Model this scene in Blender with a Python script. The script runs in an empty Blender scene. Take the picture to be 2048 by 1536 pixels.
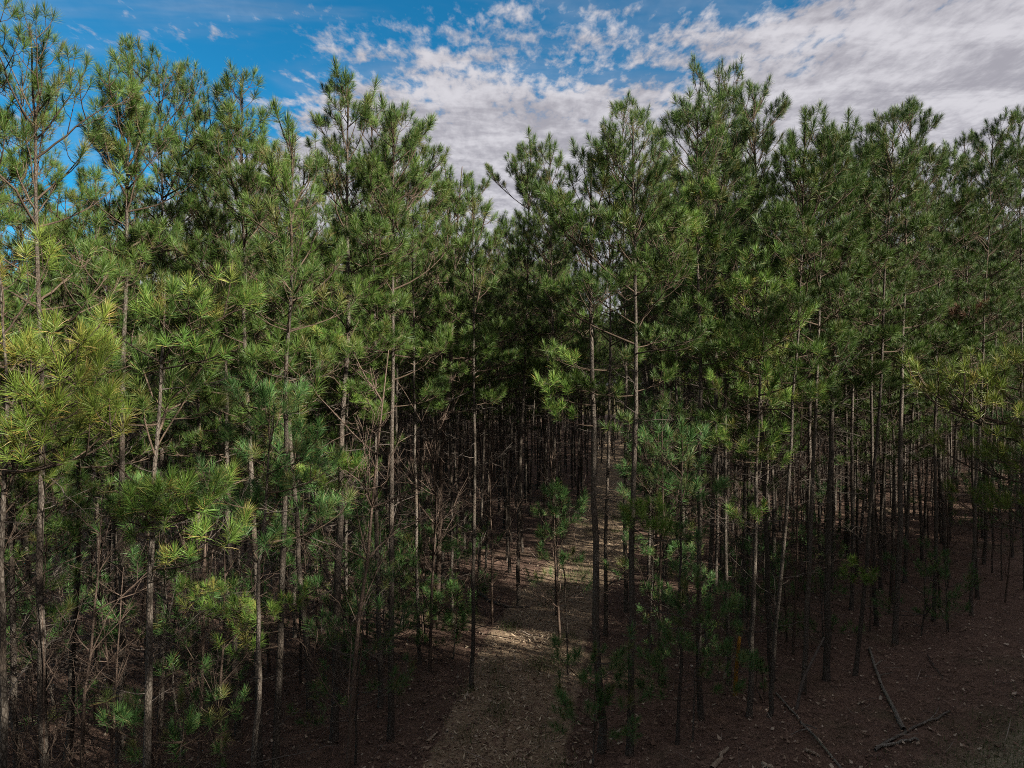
import bpy, math, random
import numpy as np
from mathutils import Vector, Matrix

R = math.radians
sc = bpy.context.scene
col = sc.collection
rng = np.random.default_rng(7)
random.seed(7)

# ------------------------------------------------------------------ camera, sky, sun, exposure
CAM_H = 6.4
F = 1422.0                                   # focal length in pixels of the 2048 px wide photograph
cd = bpy.data.cameras.new('camera')
cd.sensor_width = 36.0
cd.lens = 36.0 * F / 2048.0
cd.clip_start = 0.05
cd.clip_end = 5000
cam = bpy.data.objects.new('camera', cd)
cam.location = (0, 0, CAM_H)
cam.rotation_euler = (R(90), 0, 0)
col.objects.link(cam)
sc.camera = cam

SUN_EL, SUN_AZ = 26.0, 124.0                 # azimuth clockwise from +Y (the viewing direction)
sd = bpy.data.lights.new('sun', 'SUN')
sd.energy = 5.0
sd.angle = R(0.55)
sd.color = (1.0, 0.93, 0.81)
sun = bpy.data.objects.new('sun', sd)
sdir = Vector((math.sin(R(SUN_AZ)) * math.cos(R(SUN_EL)), math.cos(R(SUN_AZ)) * math.cos(R(SUN_EL)), math.sin(R(SUN_EL))))
sun.rotation_euler = sdir.to_track_quat('Z', 'Y').to_euler()
sun.location = (30, -40, 40)
col.objects.link(sun)

vs = sc.view_settings
vs.view_transform = 'Standard'
vs.look = 'None'
vs.gamma = 1.0
vs.use_curve_mapping = False
vs.exposure = 1.25

cy = sc.cycles
cy.max_bounces = 5
cy.diffuse_bounces = 3
cy.glossy_bounces = 2
cy.transmission_bounces = 2
cy.transparent_max_bounces = 4
cy.caustics_reflective = False
cy.caustics_refractive = False
cy.use_denoising = False
cy.filter_width = 1.0


class NT:
    """small helper to wire node trees"""
    def __init__(self, tree):
        self.t = tree
        tree.nodes.clear()

    def n(self, kind, **kw):
        nd = self.t.nodes.new(kind)
        for k, v in kw.items():
            setattr(nd, k, v)
        return nd

    def l(self, a, b):
        self.t.links.new(a, b)

    def val(self, sock, v):
        if hasattr(v, 'links'):
            self.l(v, sock)
        else:
            sock.default_value = v

    def math(self, op, a, b=0.0, c=None, clamp=False):
        nd = self.n('ShaderNodeMath', operation=op)
        nd.use_clamp = clamp
        self.val(nd.inputs[0], a)
        self.val(nd.inputs[1], b)
        if c is not None:
            self.val(nd.inputs[2], c)
        return nd.outputs[0]

    def mix(self, f, a, b, blend='MIX'):
        nd = self.n('ShaderNodeMix', data_type='RGBA', blend_type=blend)
        self.val(nd.inputs[0], f)
        self.val(nd.inputs[6], a if hasattr(a, 'links') else (*a, 1.0))
        self.val(nd.inputs[7], b if hasattr(b, 'links') else (*b, 1.0))
        return nd.outputs[2]

    def noise(self, vec, scale, detail=4, rough=0.55, dist=0.0):
        nd = self.n('ShaderNodeTexNoise')
        if vec is not None:
            self.l(vec, nd.inputs['Vector'])
        nd.inputs['Scale'].default_value = scale
        nd.inputs['Detail'].default_value = detail
        nd.inputs['Roughness'].default_value = rough
        nd.inputs['Distortion'].default_value = dist
        return nd.outputs[0]

    def step(self, v, a, b, lo=0.0, hi=1.0):
        nd = self.n('ShaderNodeMapRange', interpolation_type='SMOOTHSTEP')
        self.val(nd.inputs[0], v)
        nd.inputs[1].default_value = a
        nd.inputs[2].default_value = b
        nd.inputs[3].default_value = lo
        nd.inputs[4].default_value = hi
        return nd.outputs[0]


world = bpy.data.worlds.new('World')
sc.world = world
world.use_nodes = True
w = NT(world.node_tree)
sky = w.n('ShaderNodeTexSky', sky_type='NISHITA')
sky.sun_disc = False
sky.sun_elevation = R(SUN_EL)
sky.sun_rotation = R(SUN_AZ)
sky.air_density = 1.0
sky.dust_density = 0.3
sky.ozone_density = 2.5
tc = w.n('ShaderNodeTexCoord')
sp = w.n('ShaderNodeSeparateXYZ')
w.l(tc.outputs['Generated'], sp.inputs[0])
zc = w.math('MAXIMUM', sp.outputs[2], 0.04)
cu = w.math('DIVIDE', sp.outputs[0], zc)      # a flat cloud deck seen in perspective
cv = w.math('DIVIDE', sp.outputs[1], zc)
cb = w.n('ShaderNodeCombineXYZ')
w.l(cu, cb.inputs[0]); w.l(cv, cb.inputs[1])
deck = cb.outputs[0]
mp = w.n('ShaderNodeMapping')
w.l(deck, mp.inputs[0])
mp.inputs['Rotation'].default_value = (0, 0, R(-25))
mp.inputs['Scale'].default_value = (1.0, 1.6, 1.0)
streak = mp.outputs[0]
left = w.math('MULTIPLY', w.math('MAXIMUM', w.math('SUBTRACT', -0.5, cu), 0.0), 1.1)
right = w.math('MULTIPLY', w.math('MAXIMUM', w.math('SUBTRACT', cu, 0.62), 0.0), -1.5)
edge = w.math('ADD', w.math('ADD', 2.12, left), right)
base = w.math('MULTIPLY', w.math('SUBTRACT', w.math('MAXIMUM', cv, w.math('SUBTRACT', 2.9, cv)), edge), 0.62)  # cloud also added overhead and behind, out of view, for whiter ambient light
base = w.math('MINIMUM', w.math('MAXIMUM', base, -0.24), 0.5)
mp2 = w.n('ShaderNodeMapping')
w.l(deck, mp2.inputs[0])
mp2.inputs['Rotation'].default_value = (0, 0, R(-8))
mp2.inputs['Scale'].default_value = (1.0, 0.5, 1.0)
puff = mp2.outputs[0]
n1 = w.noise(streak, 1.7, 3, 0.5, 0.3)
n2 = w.noise(puff, 6.0, 4, 0.6, 0.2)
n3 = w.noise(puff, 22.0, 4, 0.6, 0.15)
cov = w.math('ADD', base, w.math('MULTIPLY', w.math('SUBTRACT', n1, 0.5), 0.95))
cov = w.math('ADD', cov, w.math('MULTIPLY', w.math('SUBTRACT', n2, 0.5), 0.75))
cov = w.math('ADD', cov, w.math('MULTIPLY', w.math('SUBTRACT', n3, 0.5), 0.85))
alpha = w.step(cov, -0.13, 0.26)
thin = w.step(w.noise(streak, 0.9, 5, 0.65, 0.6), 0.42, 0.75, 0.0, 0.3)
alpha = w.math('MAXIMUM', alpha, thin)
shade = w.math('ADD', w.noise(streak, 2.2, 5, 0.6, 0.5), w.math('MULTIPLY', w.math('SUBTRACT', n3, 0.5), 0.5))
ccol = w.mix(w.step(shade, 0.3, 0.72), (2.75, 2.65, 2.95), (4.85, 4.72, 5.0))
blue = w.mix(1.0, sky.outputs[0], (0.10, 0.72, 0.92), 'MULTIPLY')
skyc = w.mix(w.math('MULTIPLY', alpha, 0.97), blue, ccol)
bg = w.n('ShaderNodeBackground')
w.l(skyc, bg.inputs[0])
bg.inputs[1].default_value = 0.061
wo = w.n('ShaderNodeOutputWorld')
w.l(bg.outputs[0], wo.inputs[0])


# ------------------------------------------------------------------ materials
def new_mat(name):
    m = bpy.data.materials.new(name)
    m.use_nodes = True
    t = NT(m.node_tree)
    out = t.n('ShaderNodeOutputMaterial')
    bs = t.n('ShaderNodeBsdfPrincipled')
    t.l(bs.outputs[0], out.inputs[0])
    return m, t, bs


def attr(t, name):
    a = t.n('ShaderNodeAttribute', attribute_name=name)
    return a.outputs['Fac']


def needle_mat(name, dark, light, brown, rough=0.5, spec=0.35):
    m, t, bs = new_mat(name)
    oi = t.n('ShaderNodeObjectInfo')
    tone = attr(t, 'tone')
    dry = attr(t, 'dry')
    f = t.math('ADD', t.math('MULTIPLY', tone, 0.75), t.math('MULTIPLY', oi.outputs['Random'], 0.35), clamp=True)
    c = t.mix(f, dark, light)
    c = t.mix(dry, c, brown)
    t.l(c, bs.inputs['Base Color'])
    bs.inputs['Roughness'].default_value = rough
    bs.inputs['Specular IOR Level'].default_value = spec
    return m


M = {}
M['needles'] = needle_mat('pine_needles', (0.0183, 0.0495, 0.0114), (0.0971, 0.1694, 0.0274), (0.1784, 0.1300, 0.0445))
M['warm_needles'] = needle_mat('sunlit_yellow_needles', (0.0714, 0.1306, 0.0190), (0.1785, 0.2358, 0.0349), (0.3393, 0.2207, 0.0608))  # warm sunlight is painted into this yellow
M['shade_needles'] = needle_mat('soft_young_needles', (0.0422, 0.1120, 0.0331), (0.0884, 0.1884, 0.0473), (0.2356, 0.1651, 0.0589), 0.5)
M['bright_needles'] = needle_mat('fresh_sunlit_needles', (0.0734, 0.1663, 0.0286), (0.1836, 0.2994, 0.0520), (0.4163, 0.2927, 0.0910))  # light young green, with sunlight on the tufts put into the colour
M['dead_needles'] = needle_mat('dead_rusty_needles', (0.12, 0.060, 0.032), (0.18, 0.088, 0.048), (0.2, 0.11, 0.06), 0.6)


def bark_mat(name, a, b, c, sx=24.0, bump=0.5):
    m, t, bs = new_mat(name)
    g = t.n('ShaderNodeTexCoord')
    oi = t.n('ShaderNodeObjectInfo')
    mpn = t.n('ShaderNodeMapping')
    t.l(g.outputs['Object'], mpn.inputs[0])
    mpn.inputs['Scale'].default_value = (sx, sx, sx * 0.42)
    v = t.n('ShaderNodeTexVoronoi', feature='DISTANCE_TO_EDGE')
    t.l(mpn.outputs[0], v.inputs['Vector'])
    v.inputs['Scale'].default_value = 1.6
    crack = t.step(v.outputs[0], 0.0, 0.22)
    n = t.noise(mpn.outputs[0], 1.4, 6, 0.65)
    big = t.noise(g.outputs['Object'], 0.9, 3, 0.6)
    cc = t.mix(t.step(n, 0.3, 0.7), a, b)
    cc = t.mix(t.step(big, 0.45, 0.75), cc, c)
    cc = t.mix(crack, (a[0] * .6, a[1] * .56, a[2] * .53), cc)
    hs = t.n('ShaderNodeHueSaturation')
    t.l(cc, hs.inputs['Color'])
    t.l(t.math('ADD', 0.75, t.math('MULTIPLY', oi.outputs['Random'], 0.5)), hs.inputs['Value'])
    t.l(hs.outputs[0], bs.inputs['Base Color'])
    bs.inputs['Roughness'].default_value = 0.9
    bs.inputs['Specular IOR Level'].default_value = 0.15
    bp = t.n('ShaderNodeBump')
    bp.inputs['Strength'].default_value = bump
    bp.inputs['Distance'].default_value = 0.02
    t.l(t.math('ADD', crack, t.math('MULTIPLY', n, 0.6)), bp.inputs['Height'])
    t.l(bp.outputs[0], bs.inputs['Normal'])
    return m


M['bark'] = bark_mat('pine_bark', (0.0895, 0.0759, 0.0636), (0.1583, 0.1372, 0.1155), (0.1160, 0.0838, 0.0597))
M['twig'] = bark_mat('branch_bark', (0.0896, 0.0654, 0.0482), (0.1378, 0.1034, 0.0758), (0.1171, 0.0896, 0.0689), 40, 0.2)
M['dead_twig'] = bark_mat('dead_branch_bark', (0.0990, 0.0837, 0.0723), (0.1675, 0.1447, 0.1294), (0.1294, 0.1067, 0.0876), 40, 0.2)
M['bare_twig'] = bark_mat('bare_hardwood_bark', (0.0985, 0.0699, 0.0537), (0.1522, 0.1165, 0.0941), (0.1255, 0.0896, 0.0718), 40, 0.2)


def litter_mat(name, cols, rough=0.8):
    m, t, bs = new_mat(name)
    tone = attr(t, 'tone')
    r = t.n('ShaderNodeValToRGB')
    t.l(tone, r.inputs[0])
    el = r.color_ramp.elements
    el[0].position = 0.0
    el[0].color = (*cols[0], 1)
    el[1].position = 1.0
    el[1].color = (*cols[-1], 1)
    for i, c in enumerate(cols[1:-1]):
        e = el.new((i + 1) / (len(cols) - 1))
        e.color = (*c, 1)
    t.l(r.outputs[0], bs.inputs['Base Color'])
    bs.inputs['Roughness'].default_value = rough
    bs.inputs['Specular IOR Level'].default_value = 0.25
    return m


M['leaf_litter'] = litter_mat('fallen_leaf', [(0.1, 0.062, 0.046), (0.18, 0.115, 0.083), (0.27, 0.195, 0.14), (0.46, 0.385, 0.3)])
M['straw'] = litter_mat('pine_straw', [(0.11, 0.065, 0.048), (0.2, 0.12, 0.085), (0.29, 0.2, 0.145)])
M['twig_litter'] = litter_mat('fallen_twig', [(0.07, 0.055, 0.045), (0.15, 0.12, 0.10), (0.30, 0.25, 0.21)])
M['chips'] = litter_mat('wood_chip', [(0.2376, 0.1782, 0.1188), (0.4277, 0.3326, 0.2257), (0.6178, 0.5227, 0.3802)])
M['grass'] = litter_mat('grass_blade', [(0.0495, 0.0842, 0.0248), (0.0891, 0.1188, 0.0396), (0.1683, 0.1584, 0.0743)])
M['pale_wood'] = bark_mat('pale_broken_wood', (0.38, 0.30, 0.22), (0.5, 0.42, 0.33), (0.42, 0.33, 0.25), 20, 0.3)
M['ochre'] = bark_mat('ochre_bare_wood', (0.3300, 0.1650, 0.0300), (0.4800, 0.2550, 0.0450), (0.3900, 0.1950, 0.0375), 20, 0.3)
M['log_bark'] = bark_mat('mossy_fallen_bark', (0.1680, 0.1540, 0.1330), (0.3080, 0.2800, 0.2450), (0.1960, 0.2100, 0.1400), 18, 0.5)


def soil_nodes(t, pos):
    n_big = t.noise(pos, 0.35, 4, 0.6)
    n_mid = t.noise(pos, 2.2, 5, 0.65)
    n_fine = t.noise(pos, 24.0, 6, 0.75)
    c = t.mix(t.step(n_mid, 0.35, 0.68), (0.0779, 0.0488, 0.0380), (0.1475, 0.0933, 0.0700))
    c = t.mix(t.step(n_fine, 0.42, 0.72), c, (0.2596, 0.1749, 0.1350))
    c = t.mix(t.step(n_big, 0.52, 0.72, 0, 0.45), c, (0.0780, 0.0903, 0.0451))
    return c, n_fine, n_mid


m, t, bs = new_mat('forest_floor')
geo = t.n('ShaderNodeNewGeometry')
c, nf, nm = soil_nodes(t, geo.outputs['Position'])
sp2 = t.n('ShaderNodeSeparateXYZ')
t.l(geo.outputs['Position'], sp2.inputs[0])
# grassy gravel verge of the clearing, and dry grass far beyond the wood
verge = t.math('SUBTRACT', t.math('MULTIPLY', t.math('SUBTRACT', sp2.outputs[0], 8.0), 0.66), t.math('SUBTRACT', sp2.outputs[1], 12.4))
vn = t.math('ADD', verge, t.math('MULTIPLY', t.noise(geo.outputs['Position'], 0.8, 5, 0.7), 2.4))
vcol = t.mix(t.step(nf, 0.4, 0.65), (0.1474, 0.1647, 0.0867), (0.4509, 0.3989, 0.2948))
c = t.mix(t.step(vn, 0.6, 2.4, 0, 0.9), c, vcol)
field = t.step(sp2.outputs[1], 142.0, 160.0)
c = t.mix(field, c, (0.17, 0.14, 0.07))
t.l(c, bs.inputs['Base Color'])
bs.inputs['Roughness'].default_value = 0.95
bs.inputs['Specular IOR Level'].default_value = 0.1
bp = t.n('ShaderNodeBump')
bp.inputs['Strength'].default_value = 0.8
bp.inputs['Distance'].default_value = 0.055
t.l(t.math('ADD', nf, nm), bp.inputs['Height'])
t.l(bp.outputs[0], bs.inputs['Normal'])
M['floor'] = m

m, t, bs = new_mat('path_soil')
geo = t.n('ShaderNodeNewGeometry')
c, nf, nm = soil_nodes(t, geo.outputs['Position'])
n2_ = t.noise(geo.outputs['Position'], 5.0, 6, 0.7)
pc = t.mix(t.step(n2_, 0.35, 0.65), (0.24, 0.168, 0.108), (0.35, 0.258, 0.175))
pc = t.mix(t.step(nf, 0.45, 0.72), pc, (0.43, 0.335, 0.24))
gn = t.step(t.noise(geo.outputs['Position'], 1.1, 5, 0.7), 0.56, 0.72, 0, 0.3)
pc = t.mix(gn, pc, (0.1156, 0.1428, 0.0544))
e = attr(t, 'edge')
e = t.step(t.math('ADD', e, t.math('MULTIPLY', t.math('SUBTRACT', nm, 0.5), 0.7)), 0.15, 0.4)
pc = t.mix(e, c, pc)
t.l(pc, bs.inputs['Base Color'])
bs.inputs['Roughness'].default_value = 0.95
bs.inputs['Specular IOR Level'].default_value = 0.1
bp = t.n('ShaderNodeBump')
bp.inputs['Strength'].default_value = 0.8
bp.inputs['Distance'].default_value = 0.055
t.l(t.math('ADD', nf, nm), bp.inputs['Height'])
t.l(bp.outputs[0], bs.inputs['Normal'])
M['path'] = m


# ------------------------------------------------------------------ mesh helpers
def make_mesh(name, verts, tris, mat, attrs=None, smooth=True):
    me = bpy.data.meshes.new(name)
    verts = np.ascontiguousarray(verts, dtype=np.float32)
    tris = np.ascontiguousarray(tris, dtype=np.int32)
    n = len(tris)
    me.vertices.add(len(verts))
    me.vertices.foreach_set('co', verts.ravel())
    me.loops.add(n * 3)
    me.loops.foreach_set('vertex_index', tris.ravel())
    me.polygons.add(n)
    me.polygons.foreach_set('loop_start', np.arange(0, n * 3, 3, dtype=np.int32))
    me.polygons.foreach_set('loop_total', np.full(n, 3, dtype=np.int32))
    me.polygons.foreach_set('use_smooth', np.full(n, smooth, dtype=bool))
    for k, v in (attrs or {}).items():
        a = me.attributes.new(k, 'FLOAT', 'POINT')
        a.data.foreach_set('value', np.ascontiguousarray(v, dtype=np.float32))
    me.materials.append(mat)
    me.update(calc_edges=True)
    return me


def link(name, data, parent=None, mw=None):
    o = bpy.data.objects.new(name, data)
    col.objects.link(o)
    if parent is not None:
        o.parent = parent
    if mw is not None:
        o.matrix_local = mw
    return o


def norm(a):
    return a / np.maximum(np.linalg.norm(a, axis=-1, keepdims=True), 1e-9)


def tube(pts, rad, sides):
    pts = np.asarray(pts, float)
    rad = np.asarray(rad, float)
    n = len(pts)
    tan = norm(np.gradient(pts, axis=0))
    ref = np.array([0.0, 0, 1]) if abs(tan[0][2]) < 0.8 else np.array([1.0, 0, 0])
    u = norm(np.cross(tan, ref))
    v = np.cross(tan, u)
    a = np.arange(sides) / sides * 2 * np.pi
    ring = u[:, None, :] * np.cos(a)[None, :, None] + v[:, None, :] * np.sin(a)[None, :, None]
    ver = (pts[:, None, :] + ring * rad[:, None, None]).reshape(-1, 3)
    i = np.arange(n - 1)[:, None] * sides
    j = np.arange(sides)[None, :]
    j2 = (j + 1) % sides
    a0, a1, b0, b1 = i + j, i + j2, i + sides + j, i + sides + j2
    tri = np.concatenate([np.stack([a0, a1, b1], -1).reshape(-1, 3), np.stack([a0, b1, b0], -1).reshape(-1, 3)])
    ver = np.vstack([ver, pts[-1] + tan[-1] * rad[-1]])
    k = len(ver) - 1
    b = (n - 1) * sides
    cap = np.stack([b + np.arange(sides), b + (np.arange(sides) + 1) % sides, np.full(sides, k)], -1)
    return ver, np.vstack([tri, cap])


def join(parts):
    vs_, ts, off = [], [], 0
    for v, t_ in parts:
        vs_.append(v)
        ts.append(t_ + off)
        off += len(v)
    return np.vstack(vs_), np.vstack(ts)


def needles(rg, tips, axes, shoot, n, length, width, fine=True, droop=0.09):
    """long thin needles radiating round the end of each shoot; fine: bent blades of three triangles"""
    m_ = len(tips)
    tips = np.repeat(tips, n, 0)
    ax = np.repeat(norm(axes), n, 0)
    sh = np.repeat(shoot, n, 0)
    N = m_ * n
    t_ = rg.random(N) ** 1.3
    ref = np.where(np.abs(ax[:, 2:3]) < 0.9, np.array([[0.0, 0, 1]]), np.array([[1.0, 0, 0]]))
    u = norm(np.cross(ax, ref))
    v = np.cross(ax, u)
    az = rg.random(N) * 2 * np.pi
    ang = np.radians(12 + 68 * t_ + rg.normal(0, 12, N))
    d = ax * np.cos(ang)[:, None] + (u * np.cos(az)[:, None] + v * np.sin(az)[:, None]) * np.sin(ang)[:, None]
    b = tips - ax * (sh * t_)[:, None]
    ln = length * (0.7 + 0.45 * rg.random(N)) * (1 - 0.18 * t_)
    side = norm(np.cross(d, rg.normal(0, 1, (N, 3))))
    mid = b + d * (ln * 0.5)[:, None]
    end = b + norm(d + np.array([0, 0, -1.0]) * (droop * (0.4 + rg.random(N)))[:, None]) * ln[:, None]
    wv = side * (width * 0.5)
    tuft_tone = np.repeat(rg.random(m_), n)
    tuft_dry = np.repeat((rg.random(m_) < 0.12) * rg.random(m_) * 0.5, n)
    tone = np.clip(0.55 * tuft_tone + 0.45 * rg.random(N), 0, 1)
    dry = np.clip(tuft_dry + np.where(rg.random(N) < 0.06 + 0.16 * t_, 0.3 + 0.6 * rg.random(N), 0), 0, 1)
    if fine:
        ver = np.stack([b - wv * .7, b + wv * .7, mid - wv, mid + wv, end], 1).reshape(-1, 3)
        o = (np.arange(N) * 5)[:, None]
        tri = np.concatenate([o + [[0, 1, 3]], o + [[0, 3, 2]], o + [[2, 3, 4]]])
        k = 5
        dryv = np.stack([dry * .6, dry * .6, dry, dry, np.clip(dry * 1.2 + 0.05, 0, 1)], 1).ravel()
    else:
        ver = np.stack([b - wv, b + wv, end], 1).reshape(-1, 3)
        o = (np.arange(N) * 3)[:, None]
        tri = o + [[0, 1, 2]]
        k = 3
        dryv = np.repeat(dry, k)
    return ver, tri, np.repeat(tone, k), dryv


def branch_plan(rg, L, e0, dens=4.4):
    """one live branch along +X, meant to rise at e0 degrees: wood tubes (pts, radii, sides) and tufts (tip, axis, shoot length)"""
    up = np.array([math.sin(R(e0)), 0, math.cos(R(e0))])
    wood, tufts = [], []
    tt = np.linspace(0, 1, 9)
    c = rg.uniform(0.10, 0.30)
    y = np.cumsum(rg.normal(0, 0.02, 9)) * L
    y -= y[0]
    pts = np.stack([L * tt * (1 - 0.2 * c * tt), y, L * (-0.06 * tt)], 1) + up[None, :] * (L * c * tt ** 2.4)[:, None]
    r0 = 0.006 + 0.0075 * L
    wood.append((pts, r0 * (1 - 0.72 * tt), 5))
    tan = norm(np.gradient(pts, axis=0))

    def tuft(p, d, k=1.0):
        ax = norm(norm(d) + up * rg.uniform(.45, 1.1))
        tufts.append((p + ax * 0.03, ax, k * rg.uniform(0.07, 0.13)))

    tuft(pts[-1], tan[-1], 1.25)
    ns = int(1.5 + dens * L)
    sgn = 1
    for k in range(ns):
        t_ = 0.38 + 0.56 * (k + rg.random() * 0.7) / ns
        i = min(int(t_ * 8), 7)
        f = t_ * 8 - i
        p = pts[i] * (1 - f) + pts[i + 1] * f
        d0 = tan[i]
        sgn = -sgn
        ang = R(rg.uniform(30, 65)) * sgn
        d = np.array([d0[0] * math.cos(ang) - d0[1] * math.sin(ang), d0[0] * math.sin(ang) + d0[1] * math.cos(ang), d0[2]])
        d = norm(d + up * rg.uniform(-.1, .45))
        l = L * rg.uniform(0.24, 0.46) * (1.15 - 0.7 * t_) + 0.12
        q = np.array([p, p + d * l * .4, p + d * l * .72 + up * l * .09, p + d * l * .95 + up * l * rg.uniform(.2, .42)])
        wood.append((q, r0 * np.array([.5, .42, .36, .3]), 4))
        tuft(q[3], q[3] - q[2])
        if l > 0.3:
            for s2 in (1, -1):
                if rg.random() < 0.7:
                    a2 = R(rg.uniform(32, 60)) * s2
                    d2 = norm(np.array([d[0] * math.cos(a2) - d[1] * math.sin(a2), d[0] * math.sin(a2) + d[1] * math.cos(a2), d[2]]) + up * rg.uniform(0, .5))
                    l2 = l * rg.uniform(.32, .55)
                    p2 = q[1] * .5 + q[2] * .5
                    q2 = np.array([p2, p2 + d2 * l2 * .6, p2 + d2 * l2 + up * l2 * .3])
                    wood.append((q2, r0 * np.array([.36, .3, .25]), 3))
                    tuft(q2[2], q2[2] - q2[1], .85)
    return wood, tufts


def candle_plan(rg, L):
    """an upright leading shoot with a spray of needles and side shoots"""
    wood, tufts = [], []
    pts = np.stack([np.linspace(0, L, 6), np.cumsum(rg.normal(0, .012, 6)), np.cumsum(rg.normal(0, .012, 6))], 1)
    pts -= pts[0]
    wood.append((pts, 0.012 * np.linspace(1, .55, 6), 5))
    tufts.append((pts[-1] + [0.05, 0, 0], np.array([1.0, 0, 0]), 0.22))
    tufts.append((pts[-1] + [-0.10, 0, 0], np.array([1.0, 0, 0]), 0.18))
    for k in range(rg.integers(2, 4)):
        az = rg.random() * 6.28
        d = norm(np.array([.8, math.cos(az), math.sin(az)]))
        p = pts[rg.integers(2, 5)]
        l = rg.uniform(.16, .36)
        q = np.array([p, p + d * l * .5, p + d * l + [l * .35, 0, 0]])
        wood.append((q, np.array([.008, .007, .006]), 4))
        e = norm(q[2] - q[1])
        tufts.append((q[2] + e * .03, e + [.6, 0, 0], 0.13))
    return wood, tufts


def plan_arrays(tufts):
    return (np.array([t_[0] for t_ in tufts], float), np.array([t_[1] for t_ in tufts], float), np.array([t_[2] for t_ in tufts], float))


def dead_plan(rg, L, forks=None):
    wood = []
    tt = np.linspace(0, 1, 7)
    c = rg.uniform(-0.12, 0.22)
    y = np.cumsum(rg.normal(0, .03, 7)) * L
    y -= y[0]
    zz = np.cumsum(rg.normal(0, .02, 7)) * L
    pts = np.stack([L * tt, y, L * (c * tt ** 2) + zz - zz[0]], 1)
    r0 = 0.0045 + 0.0036 * L
    wood.append((pts, r0 * (1 - .72 * tt), 4))
    for k in range(rg.integers(2, 5) + int(2 * L) if forks is None else forks):
        i = rg.integers(1, 6)
        p = pts[i]
        a = R(rg.uniform(25, 65)) * rg.choice([-1, 1])
        d = norm(np.array([math.cos(a), math.sin(a), rg.uniform(-.35, .45)]))
        l = L * rg.uniform(.15, .45)
        q = np.array([p, p + d * l * .5 + rg.normal(0, .02, 3), p + d * l + rg.normal(0, .04, 3)])
        wood.append((q, r0 * np.array([.45, .33, .2]), 3))
        if l > .3:
            d2 = norm(d + rg.normal(0, .5, 3))
            q2 = np.array([q[1], q[1] + d2 * l * .4])
            wood.append((q2, r0 * np.array([.28, .16]), 3))
    return wood


def wood_geo(wood):
    return join([tube(*w_) for w_ in wood])


# ------------------------------------------------------------------ shared branch library
class Tpl:
    pass


def make_tpl(plan, L, n_fine, length, width):
    o = Tpl()
    wood, tufts = plan
    o.L = L
    o.wood = wood_geo(wood)
    o.tips, o.axes, o.shoot = plan_arrays(tufts)
    o.wood_mesh = make_mesh('branch', *o.wood, M['twig'])
    v, tr, tone, dry = needles(rng, o.tips, o.axes, o.shoot, n_fine, length, width)
    o.meshes = {}
    for key in ('needles', 'warm_needles', 'shade_needles', 'dead_needles', 'bright_needles'):
        o.meshes[key] = make_mesh('needles', v, tr, M[key], {'tone': tone, 'dry': dry})
    return o


LENGTHS = [0.5, 0.8, 1.1, 1.45, 1.9, 2.4]
LOW, HIGH, NEAR_LOW, NEAR_HIGH = [], [], [], []
for L in LENGTHS:
    for k in range(3):
        LOW.append(make_tpl(branch_plan(rng, L, 10), L, 130, 0.165, 0.0038))
        HIGH.append(make_tpl(branch_plan(rng, L, 48), L, 130, 0.165, 0.0038))
for L in LENGTHS:
    for k in range(3):
        NEAR_LOW.append(make_tpl(branch_plan(rng, L, 10, 2.6), L, 96, 0.18, 0.0037))
        NEAR_HIGH.append(make_tpl(branch_plan(rng, L, 48, 2.6), L, 96, 0.18, 0.0037))
CANDLES = [make_tpl(candle_plan(rng, L), L, 170, 0.165, 0.0038) for L in (0.45, 0.6, 0.8, 1.0, 1.3)]


def lib_for(kind, el, near=False):
    if kind == 'c':
        return CANDLES
    return (NEAR_LOW if near else LOW) if el < R(29) else (NEAR_HIGH if near else HIGH)
DEAD = []
for L in (0.5, 0.8, 1.2, 1.7, 2.3):
    for k in range(3):
        g = wood_geo(dead_plan(rng, L))
        DEAD.append((L, g, make_mesh('dead_branch', *g, M['dead_twig'])))


def pick(lib, L, rg):
    best = sorted(lib, key=lambda o: abs((o.L if isinstance(o, Tpl) else o[0]) - L))[:3]
    return best[rg.integers(0, 3)]


def place_matrix(p, az, el, s):
    return Matrix.Translation(Vector(p)) @ Matrix.Rotation(az, 4, 'Z') @ Matrix.Rotation(-el, 4, 'Y') @ Matrix.Rotation(random.uniform(-.18, .18), 4, 'X') @ Matrix.Scale(s, 4)


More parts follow.
